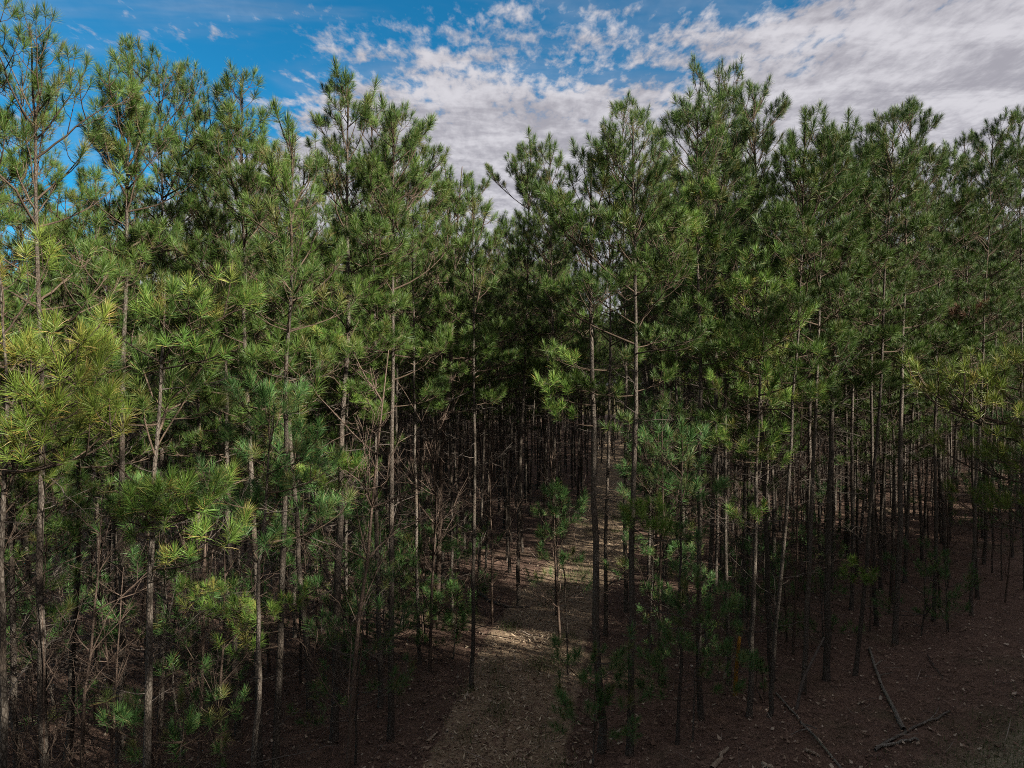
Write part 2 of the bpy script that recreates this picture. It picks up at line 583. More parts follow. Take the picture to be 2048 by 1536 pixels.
class TreePlan:
    """trunk line, live branches and dead branches of one pine, in its own coordinates"""
    def __init__(self, rg, H, zb, Lmax, dia, top=(0, 0), whorl=0.5, per=3.6, dead=14, wob=0.05, dead_len=1.2, tops=4, skirt=0.4, curve=0.0):
        self.H = H
        self.near = False
        zz = np.concatenate([[0, .1, .28, .6], np.linspace(1.1, H, 15)])
        n = len(zz)
        s = zz / H
        wx = np.cumsum(rg.normal(0, wob * .35, n)); wy = np.cumsum(rg.normal(0, wob * .35, n))
        wx -= s * wx[-1] + (1 - s) * wx[0]
        wy -= s * wy[-1] + (1 - s) * wy[0]
        bend = curve * np.sin(s * math.pi)
        self.line = np.stack([top[0] * s + wx + bend, top[1] * s + wy, zz - 0.15 * (1 - s)], 1)
        r = dia * .37 * ((1 - s) ** .75 * .92 + .08)
        r[:4] *= [1.75, 1.32, 1.12, 1.03]
        self.rad = r
        self.live, self.dead = [], []
        z = zb
        heavy, lop = rg.random() * 6.28, rg.uniform(.05, .38)
        while z < H - 0.55:
            f = (z - zb) / (H - zb)
            k = int(per + rg.random()) if f > .08 else int(per * .7 + rg.random())
            a0 = rg.random() * 6.28
            for j in range(k):
                az = a0 + j * 6.283 / k + rg.normal(0, .25)
                if rg.random() < .1:
                    continue
                prof = (1 + lop * math.cos(az - heavy)) * (1 - f) ** .48 * (skirt + (1 - skirt) * min(1.0, f / .22))
                L = Lmax * prof * rg.uniform(.6, 1.3) + .28
                el = R(0 + 58 * f ** .9 + rg.normal(0, 9))
                self.live.append((z + rg.normal(0, .1), az, el, L, 'b'))
            z += whorl * rg.uniform(.75, 1.25)
        self.live.append((H - .62, 0.0, R(89), 0.6, 'c'))
        a0 = rg.random() * 6.28
        for j in range(tops):
            self.live.append((H - rg.uniform(1.1, 2.6), a0 + j * 6.283 / max(tops, 1) + rg.normal(0, .3), R(rg.uniform(52, 74)), rg.uniform(.5, 1.1), 'c'))
        for j in range(dead):
            z = rg.uniform(min(1.2, zb * .3), zb + .6)
            self.dead.append((z, rg.random() * 6.28, R(rg.normal(12, 16)), dead_len * rg.uniform(.35, 1.2)))

    def at(self, z):
        return np.array([np.interp(z, self.line[:, 2], self.line[:, k]) for k in range(3)])


def xf(m4, v):
    a = np.array(m4)
    return v @ a[:3, :3].T + a[:3, 3]


def merged_tree(rg, plan, n_needles, length, width, fine=False, near=False):
    """(trunk, crown wood, crown needles, dead wood) as joined arrays for a pine deep in the stand"""
    trunk = tube(plan.line, plan.rad, 8)
    wood, tp, ax, sh = [], [], [], []
    for (z, az, el, L, kind) in plan.live:
        o = pick(lib_for(kind, el, near), L, rg)
        m4 = place_matrix(plan.at(z), az, el, L / o.L)
        wood.append((xf(m4, o.wood[0]), o.wood[1]))
        tp.append(xf(m4, o.tips))
        ax.append(o.axes @ np.array(m4)[:3, :3].T)
        sh.append(o.shoot)
    nd = needles(rg, np.vstack(tp), np.vstack(ax), np.concatenate(sh), n_needles, length, width, fine)
    dead = []
    for (z, az, el, L) in plan.dead:
        d = pick(DEAD, L, rg)
        dead.append((xf(place_matrix(plan.at(z), az, el, L / d[0]), d[1][0]), d[1][1]))
    return trunk, join(wood), nd, join(dead) if dead else None


def px(x, y, d):
    """the point seen at pixel (x, y) of the photograph, d metres ahead"""
    return Vector(((x - 1024) / F * d, d, CAM_H - (y - 768) / F * d))


def tag(o, label, cat, group=None, kind=None):
    o['label'] = label
    o['category'] = cat
    if group:
        o['group'] = group
    if kind:
        o['kind'] = kind
    return o


# ------------------------------------------------------------------ ground and path
def ground_h(x, y):
    return (0.07 * np.sin(x * .55 + 1.3) * np.cos(y * .43) + 0.05 * np.sin(x * .21 + y * .37) + 0.035 * np.sin(x * 1.7 + y * 1.1) * np.sin(y * 1.9 - x * .6)
            + 0.10 * np.clip((x - 8) / 10, 0, 1))


def axis(lo, hi, stp, far):
    return np.concatenate([[-far[0], -far[0] * .4, -far[0] * .15, -far[0] * .07], np.arange(lo, hi, stp), [far[1] * .07, far[1] * .15, far[1] * .4, far[1]]])


gx = np.concatenate([[-2500, -1000, -400, -200, -120, -70], np.arange(-42, 50, .3), [75, 120, 200, 400, 1000, 2500]])
gy = np.concatenate([[-2500, -1000, -400, -200, -100, -50, -25, -10], np.arange(0, 62, .3), [70, 80, 95, 120, 200, 400, 1000, 2500]])
GX, GY = np.meshgrid(gx, gy)
fade = np.clip(1 - (np.maximum(np.abs(GX) - 45, 0) + np.maximum(GY - 60, 0)) / 30, 0, 1)
GZ = ground_h(GX, GY) * fade
ver = np.stack([GX, GY, GZ], -1).reshape(-1, 3)
nx, ny = len(gx), len(gy)
ii, jj = np.meshgrid(np.arange(ny - 1), np.arange(nx - 1), indexing='ij')
a = (ii * nx + jj).ravel()
tri = np.concatenate([np.stack([a, a + 1, a + nx + 1], 1), np.stack([a, a + nx + 1, a + nx], 1)])
g = link('ground', make_mesh('ground', ver, tri, M['floor']))
g['kind'] = 'structure'
g['label'] = 'brown forest floor of pine needles and leaf litter under the stand'

PATH_Y = np.array([-12, 0, 8, 11.8, 14, 16.5, 18.9, 22.5, 27.4, 33, 39, 50, 65, 80, 95, 125])
PATH_X = np.array([-6.0, -2.8, -1.0, -.32, .05, .42, .8, 1.75, 3.1, 4.4, 5.5, 7.4, 9.2, 11.0, 13.0, 17.0])
PATH_W = np.array([3.6, 3.0, 2.4, 2.3, 2.4, 2.5, 2.6, 2.6, 2.7, 2.7, 2.7, 2.8, 3, 3, 3, 3]) * .45


def path_x(y):
    return np.interp(y, PATH_Y, PATH_X)


py_ = np.arange(-12, 120, .3)
pcx = path_x(py_)
k5 = np.ones(9) / 9
pcx = np.convolve(np.pad(pcx, 4, 'edge'), k5, 'valid')
pw = np.interp(py_, PATH_Y, PATH_W)
cross = np.linspace(-1.25, 1.25, 15)
PX = pcx[:, None] + cross[None, :] * pw[:, None]
PY = np.repeat(py_[:, None], 15, 1)
PZ = ground_h(PX, PY) * np.clip(1 - np.maximum(PY - 60, 0) / 30, 0, 1) + 0.02 - 0.035 * (np.abs(cross)[None, :] > 1.2) - 0.03 * np.exp(-((np.abs(cross) - .5) / .2) ** 2)[None, :] * 0.3
ver = np.stack([PX, PY, PZ], -1).reshape(-1, 3)
ii, jj = np.meshgrid(np.arange(len(py_) - 1), np.arange(14), indexing='ij')
a = (ii * 15 + jj).ravel()
tri = np.concatenate([np.stack([a, a + 1, a + 16], 1), np.stack([a, a + 16, a + 15], 1)])
edge_a = np.repeat(np.clip((1.25 - np.abs(cross)) / .55, 0, 1)[None, :], len(py_), 0).ravel()
p = link('path', make_mesh('path', ver, tri, M['path'], {'edge': edge_a}))
p['kind'] = 'structure'
p['label'] = 'narrow dirt path strewn with chips leading into the pines'


# ------------------------------------------------------------------ pines of the edge, one by one
GROUP_EDGE = 'pines along the edge of the stand'
tree_spots = []


def add_part(tree, name, mesh, mw, label=None):
    o = link(name, mesh, tree, mw)
    if label:
        o['label'] = label
    return o


def add_branch(tree, plan, z, az, el, L, mat='needles', kind='b', label=None):
    o = pick(lib_for(kind, el, plan.near), L, rng)
    mw = place_matrix(plan.at(z), az, el, L / o.L)
    b = add_part(tree, 'branch', o.wood_mesh, mw, label)
    link('needles', o.meshes[mat], b)
    return b


def toward(plan, base, tip, rise):
    """height on the trunk, azimuth, elevation and length of a branch that reaches the point tip"""
    t_ = tip - base
    z = max(.3, t_.z - rise)
    for _ in range(3):
        p_ = Vector(plan.at(z))
        d = t_ - p_
        hd = math.hypot(d.x, d.y)
        z = min(plan.H * .97, max(.3, t_.z - hd * .22))
    p_ = Vector(plan.at(z))
    d = t_ - p_
    hd = math.hypot(d.x, d.y)
    return z, math.atan2(d.y, d.x), math.atan2(d.z, hd) - R(5), d.length - .14


def edge_pine(label, bx, d, tx, ty, dia, zb, Lmax, mat='needles', tips=(), dead_tips=(), topd=None, name='pine_tree', cat='tree', group=GROUP_EDGE, **kw):
    gxx = (bx - 1024) / F * d
    base = Vector((gxx, d, float(ground_h(gxx, d))))
    top = px(tx, ty, topd or d)
    plan = TreePlan(rng, top.z - base.z - (.38 if name == 'pine_tree' else 0), zb, Lmax, dia, (top.x - base.x, top.y - base.y), **kw)
    plan.near = d < 10.45 or mat == 'warm_needles' or 'bright' in label or name == 'young_pine'
    t_ = link(name, None)
    t_.location = base
    tag(t_, label, cat, group)
    link('trunk', make_mesh('trunk', *tube(plan.line, plan.rad, 10), M['bark']), t_)
    for (z, az, el, L, kind) in plan.live:
        add_branch(t_, plan, z, az, el, L, mat, kind)
    for (x, y, dd) in tips:
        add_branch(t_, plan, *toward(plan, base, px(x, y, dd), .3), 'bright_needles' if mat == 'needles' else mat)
    for (z, az, el, L) in plan.dead:
        dm = pick(DEAD, L, rng)
        add_part(t_, 'dead_branch', dm[2], place_matrix(plan.at(z), az, el, L / dm[0]))
    for (x, y, dd) in dead_tips:
        z, az, el, L = toward(plan, base, px(x, y, dd), -.2)
        dm = pick(DEAD, L, rng)
        add_part(t_, 'dead_branch', dm[2], place_matrix(plan.at(z), az, el, L / dm[0]))
    tree_spots.append((base.x, base.y))
    return t_, plan


big = dict(per=3.5, whorl=.50, dead=10, tops=7)
# left side, nearest first
edge_pine('young pine at the left border with needles tinted sunlit yellow hanging closest to view', 10, 6.5, 0, 440, .13, 5.75, .72, 'warm_needles',
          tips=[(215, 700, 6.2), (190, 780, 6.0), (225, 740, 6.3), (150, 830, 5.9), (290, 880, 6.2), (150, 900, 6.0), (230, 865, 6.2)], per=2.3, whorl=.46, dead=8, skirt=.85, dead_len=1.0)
edge_pine('tall pine whose bushy top fills the upper left corner', 100, 9.2, 62, 0, .16, 5.85, 1.35, **{**big, 'per': 2.5, 'tops': 9})
edge_pine('young pine left of centre with bright tufts spread on reaching branches', 275, 8.0, 330, 490, .15, 6.0, 1.05,
          tips=[(245, 1070, 7.4), (375, 1000, 7.3), (330, 1050, 7.2), (465, 1015, 7.4), (300, 1040, 7.0), (490, 1105, 7.6), (515, 620, 7.6), (480, 575, 7.6), (410, 640, 7.4), (470, 690, 7.5), (270, 630, 7.4), (425, 1000, 7.2)],
          per=2.4, whorl=.52, dead=8, skirt=.7)
edge_pine('tall pine with a broad olive crown standing second from the left', 235, 11.2, 262, 78, .17, 5.65, 1.35, **{**big, 'per': 2.7, 'tops': 10})
edge_pine('short soft green pine with its top at eye level between two tall trunks', 487, 9.5, 548, 735, .12, 4.3, .95, 'shade_needles', tips=[(610, 790, 9.2), (440, 800, 9.2)], per=3, whorl=.45, dead=8, skirt=.8)
edge_pine('pine with a low sunlit spray across its trunk left of the path', 553, 10.4, 592, 215, .155, 5.9, .85,
          tips=[(345, 1230, 9.8), (400, 1220, 9.8), (450, 1265, 9.8), (560, 1225, 9.9), (615, 1215, 10), (500, 1250, 9.6), (440, 1300, 9.7)], **big)
edge_pine('tall narrow pine with a dark spired top left of the sky gap', 518, 11.9, 483, 130, .16, 5.55, 1.1, **{**big, 'tops': 9})
edge_pine('pine with pale scaly trunk and a split pair of leading shoots', 668, 12.8, 700, 132, .2, 5.85, 1.15, 'needles',
          tips=[(600, 965, 12.2), (690, 930, 12.1), (720, 945, 12.3), (660, 985, 12.2), (640, 690, 12), (720, 800, 12.3)], **big)
edge_pine('straight bare trunked pine just left of the dark hollow', 781, 12.9, 786, 200, .165, 5.95, 1.15, dead_tips=[(700, 920, 12.6), (850, 980, 12.5)], **{**big, 'dead': 13})
edge_pine('thin pine with a sunlit trunk edge at the left of the path', 943, 14.9, 945, 352, .13, 6.05, 1.0, dead_tips=[(870, 900, 14.6), (1010, 1000, 14.5)], **{**big, 'dead': 13})
edge_pine('slim pine set back where the path bends away', 1035, 20.6, 1062, 262, .165, 6.45, 1.3, **{**big, 'dead': 12, 'tops': 9})
edge_pine('thick pine at the right of the path with slanting dead limbs', 1205, 12.4, 1183, 262, .2, 6.25, .85, 'needles',
          tips=[(1130, 722, 12), (1115, 765, 12), (1080, 785, 11.9), (1095, 830, 11.9)], dead_tips=[(1060, 745, 12), (1072, 838, 12.2)], curve=-.12, **{**big, 'per': 2.2, 'tops': 3})
edge_pine('straight rough barked pine whose base stands nearest right of the path', 1258, 12.3, 1266, 188, .175, 5.85, 1.15,
          tips=[(1290, 1015, 11.8), (1335, 1030, 11.9), (1345, 1062, 12), (1255, 1030, 11.8), (1300, 1060, 11.7)], **{**big, 'tops': 9})
edge_pine('tall pine with dense pointed top right of the sky gap', 1402, 13.7, 1395, 172, .15, 5.85, 1.15, tips=[(1395, 395, 12.8), (1335, 465, 12.7), (1410, 490, 12.8), (1360, 440, 12.7)], **{**big, 'tops': 9})
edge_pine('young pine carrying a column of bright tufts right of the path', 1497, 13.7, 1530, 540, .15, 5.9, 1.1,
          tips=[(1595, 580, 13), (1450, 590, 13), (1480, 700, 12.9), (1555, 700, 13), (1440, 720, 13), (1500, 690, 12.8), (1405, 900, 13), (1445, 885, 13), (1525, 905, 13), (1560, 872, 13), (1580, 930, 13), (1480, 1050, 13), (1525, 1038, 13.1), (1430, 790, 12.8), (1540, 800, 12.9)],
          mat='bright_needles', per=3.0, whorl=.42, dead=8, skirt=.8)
edge_pine('tall pine topped by one high slender spire right of centre', 1548, 15.4, 1505, 148, .15, 6.25, 1.1, **{**big, 'tops': 8})
edge_pine('slim pine leaning right with its foot close to the fallen branches', 1535, 13.7, 1612, 228, .12, 6.25, 1.1, curve=.1, **big)
edge_pine('straight dark pine next to a small slanting broken stem', 1606, 14.9, 1650, 235, .145, 6.05, 1.2, **big)
edge_pine('thick pine standing in front of the right hand thicket', 1655, 15.4, 1695, 228, .195, 6.15, 1.25, **{**big, 'tops': 8})
edge_pine('curved pine leaning right over the ends of the crossed fallen branches', 1712, 15.6, 1790, 190, .13, 6.15, 1.1, curve=.12, tips=[(1700, 1165, 15.2), (1745, 1165, 15.2), (1725, 1150, 15)], **big)
edge_pine('straight tall pine at the right with foliage from shoulder height', 1790, 17.3, 1822, 214, .185, 6.25, 1.3, **{**big, 'tops': 8})
rust, rust_plan = edge_pine('thin leaning pine furthest right along the litter slope', 1940, 19.6, 1985, 232, .13, 6.45, 1.3, **big)
edge_pine('pine on the litter slope just left of the thin leaning one', 1868, 19.2, 1880, 285, .14, 6.2, 1.25, **big)
edge_pine('pine behind the thin leaning one with a blunt top at the right', 1955, 21.2, 1928, 250, .15, 6.2, 1.35, **big)
edge_pine('last tall pine at the right border with a spired top', 2052, 21.8, 2036, 212, .15, 6.2, 1.35, **big)
edge_pine('slim pine between the second and third tall crowns from the left', 385, 14.2, 398, 182, .13, 6.0, 1.2, **big)
edge_pine('slim pine with a bent top right of the bare trunked one', 838, 16.2, 826, 262, .12, 6.4, 1.1, **big)
edge_pine('shortest crowned pine on the left side of the sky gap', 905, 19.0, 892, 322, .12, 6.4, 1.2, **big)
edge_pine('slim pine behind the thick path side pine', 1112, 19.5, 1098, 275, .14, 6.6, 1.2, **big)
edge_pine('slim pine crowding the dense pointed top from the right', 1455, 15.2, 1440, 168, .13, 6.4, 1.1, **big)
edge_pine('slim pine filling the skyline behind the curved leaning one', 1752, 18.6, 1740, 238, .14, 6.4, 1.25, **big)
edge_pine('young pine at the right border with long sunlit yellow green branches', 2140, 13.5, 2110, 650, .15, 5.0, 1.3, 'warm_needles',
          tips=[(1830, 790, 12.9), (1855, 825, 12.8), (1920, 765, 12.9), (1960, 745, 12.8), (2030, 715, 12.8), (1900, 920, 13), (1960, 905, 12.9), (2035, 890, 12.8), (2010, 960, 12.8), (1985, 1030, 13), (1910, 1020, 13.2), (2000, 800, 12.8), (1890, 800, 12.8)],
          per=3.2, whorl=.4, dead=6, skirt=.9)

for q in ((1935, 640, 18.6), (1985, 610, 18.8)):
    add_branch(rust, rust_plan, *toward(rust_plan, Vector(rust.location), px(*q), .3), 'dead_needles', label='branch with dead rusty needles')

# young pines in the shade
GROUP_YOUNG = 'young pines in the shade of the edge'


def young(label, bx, d, tx, ty, zb, Lmax, tips=(), dia=.05, **kw):
    k = dict(per=3.0, whorl=.38, dead=3, skirt=.8, dead_len=.5, tops=2, mat='shade_needles', tips=tips, name='young_pine', cat='young tree', group=GROUP_YOUNG)
    k.update(kw)
    edge_pine(label, bx, d, tx, ty, dia, zb, Lmax, **k)


young('thin young pine with hazy green whorls above the tallest shade sapling', 1352, 12.7, 1362, 872, 3.9, .7, tips=[(1400, 960, 12.4), (1300, 960, 12.4), (1385, 920, 12.4)], dia=.09, dead=6)
young('feathery young pine between the paired trunks right of the path', 1388, 12.8, 1400, 1150, .8, .75, tips=[(1440, 1285, 12.5), (1350, 1250, 12.5), (1430, 1210, 12.6)])
young('low feathery pine sapling across the foot of the thick path side pine', 1185, 11.9, 1190, 1290, .5, .6, tips=[(1130, 1320, 11.8), (1255, 1330, 11.8), (1275, 1300, 11.7)], dia=.04)
young('spindly young pine at the left edge of the path', 1135, 15.5, 1118, 985, 2.0, .5, tips=[(1080, 1070, 15.2)], dia=.05)
young('dark bushy pine sapling left of the path behind the thin pine', 850, 17.5, 845, 1080, .5, .9, dia=.06)
young('dim bushy sapling lowest in the hollow left of the path', 905, 16.5, 915, 1180, .4, .8)
young('green sapling beneath the low sunlit spray at lower left', 330, 9.6, 380, 1385, .6, .8, dia=.04)
young('slim shade pine between the low spray and the scaly trunk', 600, 15.5, 610, 880, 2.6, .8, dia=.07)
young('small pine sapling under the leaning pine at the right', 1530, 14.4, 1480, 1310, .5, .5, dia=.03)
young('young pine half hidden behind the thick right hand pine', 1300, 16.2, 1310, 880, 2.2, .8, dia=.07)

# ------------------------------------------------------------------ pines deep in the stand
VAR = []
N_TALL = 9
for k in range(12):
    H = [12.4, 13.1, 11.6, 12.8, 12.0, 13.4, 11.9, 12.6, 10.6, 8.6, 7.6, 9.4][k]
    zb = [6.6, 7.0, 6.8, 7.2, 6.6, 7.6, 7.0, 7.1, 6.0, 3.6, 2.8, 4.4][k]
    plan = TreePlan(rng, H, zb, [1.25, 1.35, 1.2, 1.4, 1.2, 1.3, 1.15, 1.3, 1.1, 1.3, 1.2, 1.4][k], rng.uniform(.13, .19), (rng.normal(0, .3), rng.normal(0, .3)), per=3.5, whorl=.48, dead=26, tops=7)
    tr, wd, nd, de = merged_tree(rng, plan, 70, .165, .0055)
    v = Tpl()
    v.H = H
    v.trunk = make_mesh('trunk', *tr, M['bark'])
    v.limbs = make_mesh('branches', *wd, M['twig'])
    v.crown = make_mesh('crown', nd[0], nd[1], M['needles'], {'tone': nd[2], 'dry': nd[3]})
    v.dead = make_mesh('dead_branches', *de, M['dead_twig'])
    VAR.append(v)


def front_y(x):
    return 12.4 + .66 * (x - 1.5)


def allowed(x, y, near=1.25):
    if y < front_y(x) + 2.2:
        return False
    if abs(x - path_x(y)) < (1.7 if y < 45 else (1.1 if y < 58 else 0)):
        return False
    px_ = 1024 + x / y * F
    if y > 104 and 1120 < px_ < 1350:
        return False
    if px_ < 440 and 16 < y < 60 and rng.random() < .96:
        return False
    return True


cells = {}
for s_ in tree_spots:
    cells.setdefault((int(s_[0] // 2), int(s_[1] // 2)), []).append(s_)


def try_spot(x, y, dmin):
    cx, cy_ = int(x // 2), int(y // 2)
    for i in (-1, 0, 1):
        for j in (-1, 0, 1):
            for q in cells.get((cx + i, cy_ + j), ()):
                if (q[0] - x) ** 2 + (q[1] - y) ** 2 < dmin * dmin:
                    return False
    cells.setdefault((cx, cy_), []).append((x, y))
    return True


spots = []
for _ in range(46000):
    y = rng.uniform(5, 138)
    x = rng.uniform(-.78 * y - 8, 1.15 * y + 16)
    if allowed(x, y) and try_spot(x, y, 1.26 if y < 45 else 1.6):
        spots.append((x, y))
spots.sort(key=lambda s_: s_[1])
in_view = [s_ for s_ in spots if abs(s_[0]) < .735 * s_[1] + .6]
single = set(in_view[:255])
bushy = set()
for s_ in in_view[:130]:
    q = 1024 + s_[0] / s_[1] * F
    if (q < 700 or q > 1420) and rng.random() < (.42 if q < 700 else .62):
        bushy.add(s_)


def zone(x, y, low):
    dx = x - path_x(y)
    pxx = 1024 + x / y * F
    if low:
        if pxx < 1024:
            return 'shorter bushy pine with low foliage behind the left hand edge pines', 'tree', 'bushy younger pines on the left'
        return 'shorter bushy pine with low foliage behind the right hand edge pines', 'tree', 'bushy younger pines on the right'
    if abs(dx) < 2.9:
        side = 'left' if dx < 0 else 'right'
        return f'slender pine lining the {side} side of the path inside the stand', 'tree', f'pines lining the path on its {side}'
    if pxx < 520:
        return 'slender pine in the thin stand behind the tall left hand pines', 'tree', 'pines behind the left edge'
    if dx < 0:
        return 'slender pine in the dark hollow left of the path', 'tree', 'pines in the hollow left of the path'
    if pxx < 1480:
        return 'slender pine between the path and the column of bright tufts', 'tree', 'pines right of the path'
    if pxx < 1800:
        return 'slender pine in the thicket behind the thick right hand pine', 'tree', 'pines in the right hand thicket'
    return 'slender pine above the litter slope near the right border', 'tree', 'pines above the litter slope'


proto = {}
for i, (x, y) in enumerate(sorted(single, key=lambda s_: s_[1])):
    k = i % N_TALL if (x, y) not in bushy else N_TALL + i % 3
    v = VAR[k]
    if k not in proto:
        t_ = link('pine_tree', None)
        kids = [link('trunk', v.trunk, t_), link('dead_branches', v.dead, t_)]
        kids[1]['kind'] = 'stuff'
        cr = link('crown', v.crown, t_)
        kids.append(cr)
        link('branches', v.limbs, cr)['kind'] = 'stuff'
        proto[k] = t_
    else:
        src = proto[k]
        t_ = src.copy()
        col.objects.link(t_)
        for ch in src.children:
            c_ = ch.copy()
            col.objects.link(c_)
            c_.parent = t_
            for g_ in ch.children:
                d_ = g_.copy()
                col.objects.link(d_)
                d_.parent = c_
    tag(t_, *zone(x, y, (x, y) in bushy))
    s_ = rng.uniform(.97, 1.12) if x / y > .06 else rng.uniform(.9, 1.04)
    if -.16 < x / y < 0.0 and y < 30:
        s_ *= .87
    t_.location = (x, y, float(ground_h(x, y)))
    t_.rotation_euler = (rng.normal(0, .018), rng.normal(0, .018), rng.uniform(0, 6.28))
    t_.scale = (s_, s_, s_ * rng.uniform(.95, 1.04))

# beyond them the wood reads as one mass
GNK = {}


def wood_mass(name, pts, label, seed, low=0.0, scale=1.0, short=None):
    """one object: the same pines instanced on its points"""
    rg = np.random.default_rng(seed)
    me = bpy.data.meshes.new(name)
    n = len(pts)
    me.vertices.add(n)
    co = np.array([(x, y, 0.0) for x, y in pts], np.float32)
    me.vertices.foreach_set('co', co.ravel())
    var = me.attributes.new('variant', 'INT', 'POINT')
    kinds = np.where(rg.random(n) < low, rg.integers(N_TALL, len(VAR), n), rg.integers(0, N_TALL, n))
    if short is not None:
        kinds = np.where(short, N_TALL + 2 * rg.integers(0, 2, n), kinds)
    var.data.foreach_set('value', kinds.astype(np.int32))
    rot = me.attributes.new('turn', 'FLOAT', 'POINT')
    rot.data.foreach_set('value', (rg.random(n) * 6.28).astype(np.float32))
    sca = me.attributes.new('size', 'FLOAT', 'POINT')
    sca.data.foreach_set('value', (rg.uniform(.9, 1.08, n) * scale).astype(np.float32))
    o = link(name, me)
    o['kind'] = 'stuff'
    o['label'] = label
    ng = bpy.data.node_groups.new(name, 'GeometryNodeTree')
    ng.interface.new_socket('Geometry', in_out='INPUT', socket_type='NodeSocketGeometry')
    ng.interface.new_socket('Geometry', in_out='OUTPUT', socket_type='NodeSocketGeometry')
    gi = ng.nodes.new('NodeGroupInput')
    go = ng.nodes.new('NodeGroupOutput')

    def named(nm, typ):
        a_ = ng.nodes.new('GeometryNodeInputNamedAttribute')
        a_.data_type = typ
        a_.inputs[0].default_value = nm
        return [s for s in a_.outputs if s.enabled and s.name == 'Attribute'][0]

    jn = ng.nodes.new('GeometryNodeJoinGeometry')
    cx = ng.nodes.new('ShaderNodeCombineXYZ')
    ng.links.new(named('turn', 'FLOAT'), cx.inputs[2])
    sz = named('size', 'FLOAT')
    va = named('variant', 'INT')
    for k in range(len(VAR)):
        j2 = ng.nodes.new('GeometryNodeJoinGeometry')
        t_ = proto[k]
        kids = list(t_.children) + [c_ for ch in t_.children for c_ in ch.children]
        for ch in kids:
            oi = ng.nodes.new('GeometryNodeObjectInfo')
            oi.transform_space = 'ORIGINAL'
            oi.inputs[0].default_value = ch
            ng.links.new(oi.outputs['Geometry'], j2.inputs[0])
        cmp_ = ng.nodes.new('FunctionNodeCompare')
        cmp_.data_type = 'INT'
        cmp_.operation = 'EQUAL'
        ints = [s for s in cmp_.inputs if s.enabled]
        ng.links.new(va, ints[0])
        ints[1].default_value = k
        ip = ng.nodes.new('GeometryNodeInstanceOnPoints')
        ng.links.new(gi.outputs[0], ip.inputs['Points'])
        ng.links.new(cmp_.outputs[0], ip.inputs['Selection'])
        ng.links.new(j2.outputs[0], ip.inputs['Instance'])
        ng.links.new(cx.outputs[0], ip.inputs['Rotation'])
        ng.links.new(sz, ip.inputs['Scale'])
        ng.links.new(ip.outputs[0], jn.inputs[0])
    ng.links.new(jn.outputs[0], go.inputs[0])
    md = o.modifiers.new('wood', 'NODES')
    md.node_group = ng
    return o


wood_mass('far_woods', [s_ for s_ in spots if s_ not in single], 'far part of the pine wood where single trees merge', 3, .25)

# the wood on the other side of the clearing, behind the drone, that keeps the edge in shade
sun_h = Vector((sdir.x, sdir.y)).normalized()
rd = Vector((.835, .55))                       # along the clearing
nr = Vector((.55, -.835))                      # across it, away from the stand
opp = []
rg2 = np.random.default_rng(21)
for i in range(-30, 80):
    for j in range(14):
        q = Vector((1.5, 12.4)) + rd * (i * 1.12 + rg2.normal(0, .4)) + nr * (13.4 + j * 1.05 + rg2.normal(0, .35))
        if rg2.random() < .84:
            opp.append((q.x, q.y))
across = np.array([-sun_h.y * q[0] + sun_h.x * q[1] for q in opp])
sun_slots = np.zeros(len(opp), bool)
for c_, h_ in ((2.6, .62), (4.35, .45), (6.2, .34), (13.2, .38), (15.2, .42)):
    sun_slots |= np.abs(across - c_) < h_        # lower pines set along sun lines to let light onto chosen sprays
wood_mass('roadside_woods', opp, 'pine wood across the clearing behind the viewpoint', 5, .1, 1.03, sun_slots)


# ------------------------------------------------------------------ leafless hardwoods
def bare_tree_geo(rg, H, spread, n_main, dia, dens=1.0):
    trunk_pts = np.stack([np.cumsum(rg.normal(0, .02 * H / 6, 10)), np.cumsum(rg.normal(0, .02 * H / 6, 10)), np.linspace(-.1, H, 10)], 1)
    trunk_pts[:, :2] -= trunk_pts[0, :2]
    trunk = tube(trunk_pts, dia * .5 * np.linspace(1.1, .18, 10), 6)
    tw = []
    for k in range(n_main):
        i = rg.integers(2, 9)
        p = trunk_pts[i]
        az = rg.random() * 6.28
        el = R(rg.uniform(20, 62))
        L = spread * rg.uniform(.45, 1.1) * (1.2 - .08 * i)
        d = np.array([math.cos(az) * math.cos(el), math.sin(az) * math.cos(el), math.sin(el)])
        q = [p]
        for s in range(5):
            d = norm(d + rg.normal(0, .16, 3) + [0, 0, .06])
            q.append(q[-1] + d * L / 5)
        q = np.array(q)
        r0 = dia * .16
        tw.append((q, r0 * np.linspace(1, .3, 6) + .001, 4))
        for s in range(int(7 * dens)):
            j = rg.integers(1, 6)
            d2 = norm(norm(q[j] - q[j - 1]) + rg.normal(0, .55, 3))
            l2 = L * rg.uniform(.2, .5)
            q2 = np.array([q[j], q[j] + d2 * l2 * .5 + rg.normal(0, .02, 3), q[j] + d2 * l2 + rg.normal(0, .05, 3)])
            tw.append((q2, r0 * np.array([.4, .3, .16]) + .0008, 3))
            for u in range(2):
                d3 = norm(d2 + rg.normal(0, .6, 3))
                q3 = np.array([q2[1], q2[1] + d3 * l2 * .45])
                tw.append((q3, r0 * np.array([.24, .12]) + .0008, 3))
    return trunk, wood_geo(tw)


BARE = []
for (H, sprd, nm_, dia) in ((3.4, 1.3, 12, .05), (4.6, 1.5, 14, .06), (2.4, 1.0, 10, .035), (5.6, 1.7, 16, .07)):
    tr, tw = bare_tree_geo(rng, H, sprd, nm_, dia)
    BARE.append((H, make_mesh('trunk', *tr, M['bare_twig']), make_mesh('twigs', *tw, M['bare_twig'])))


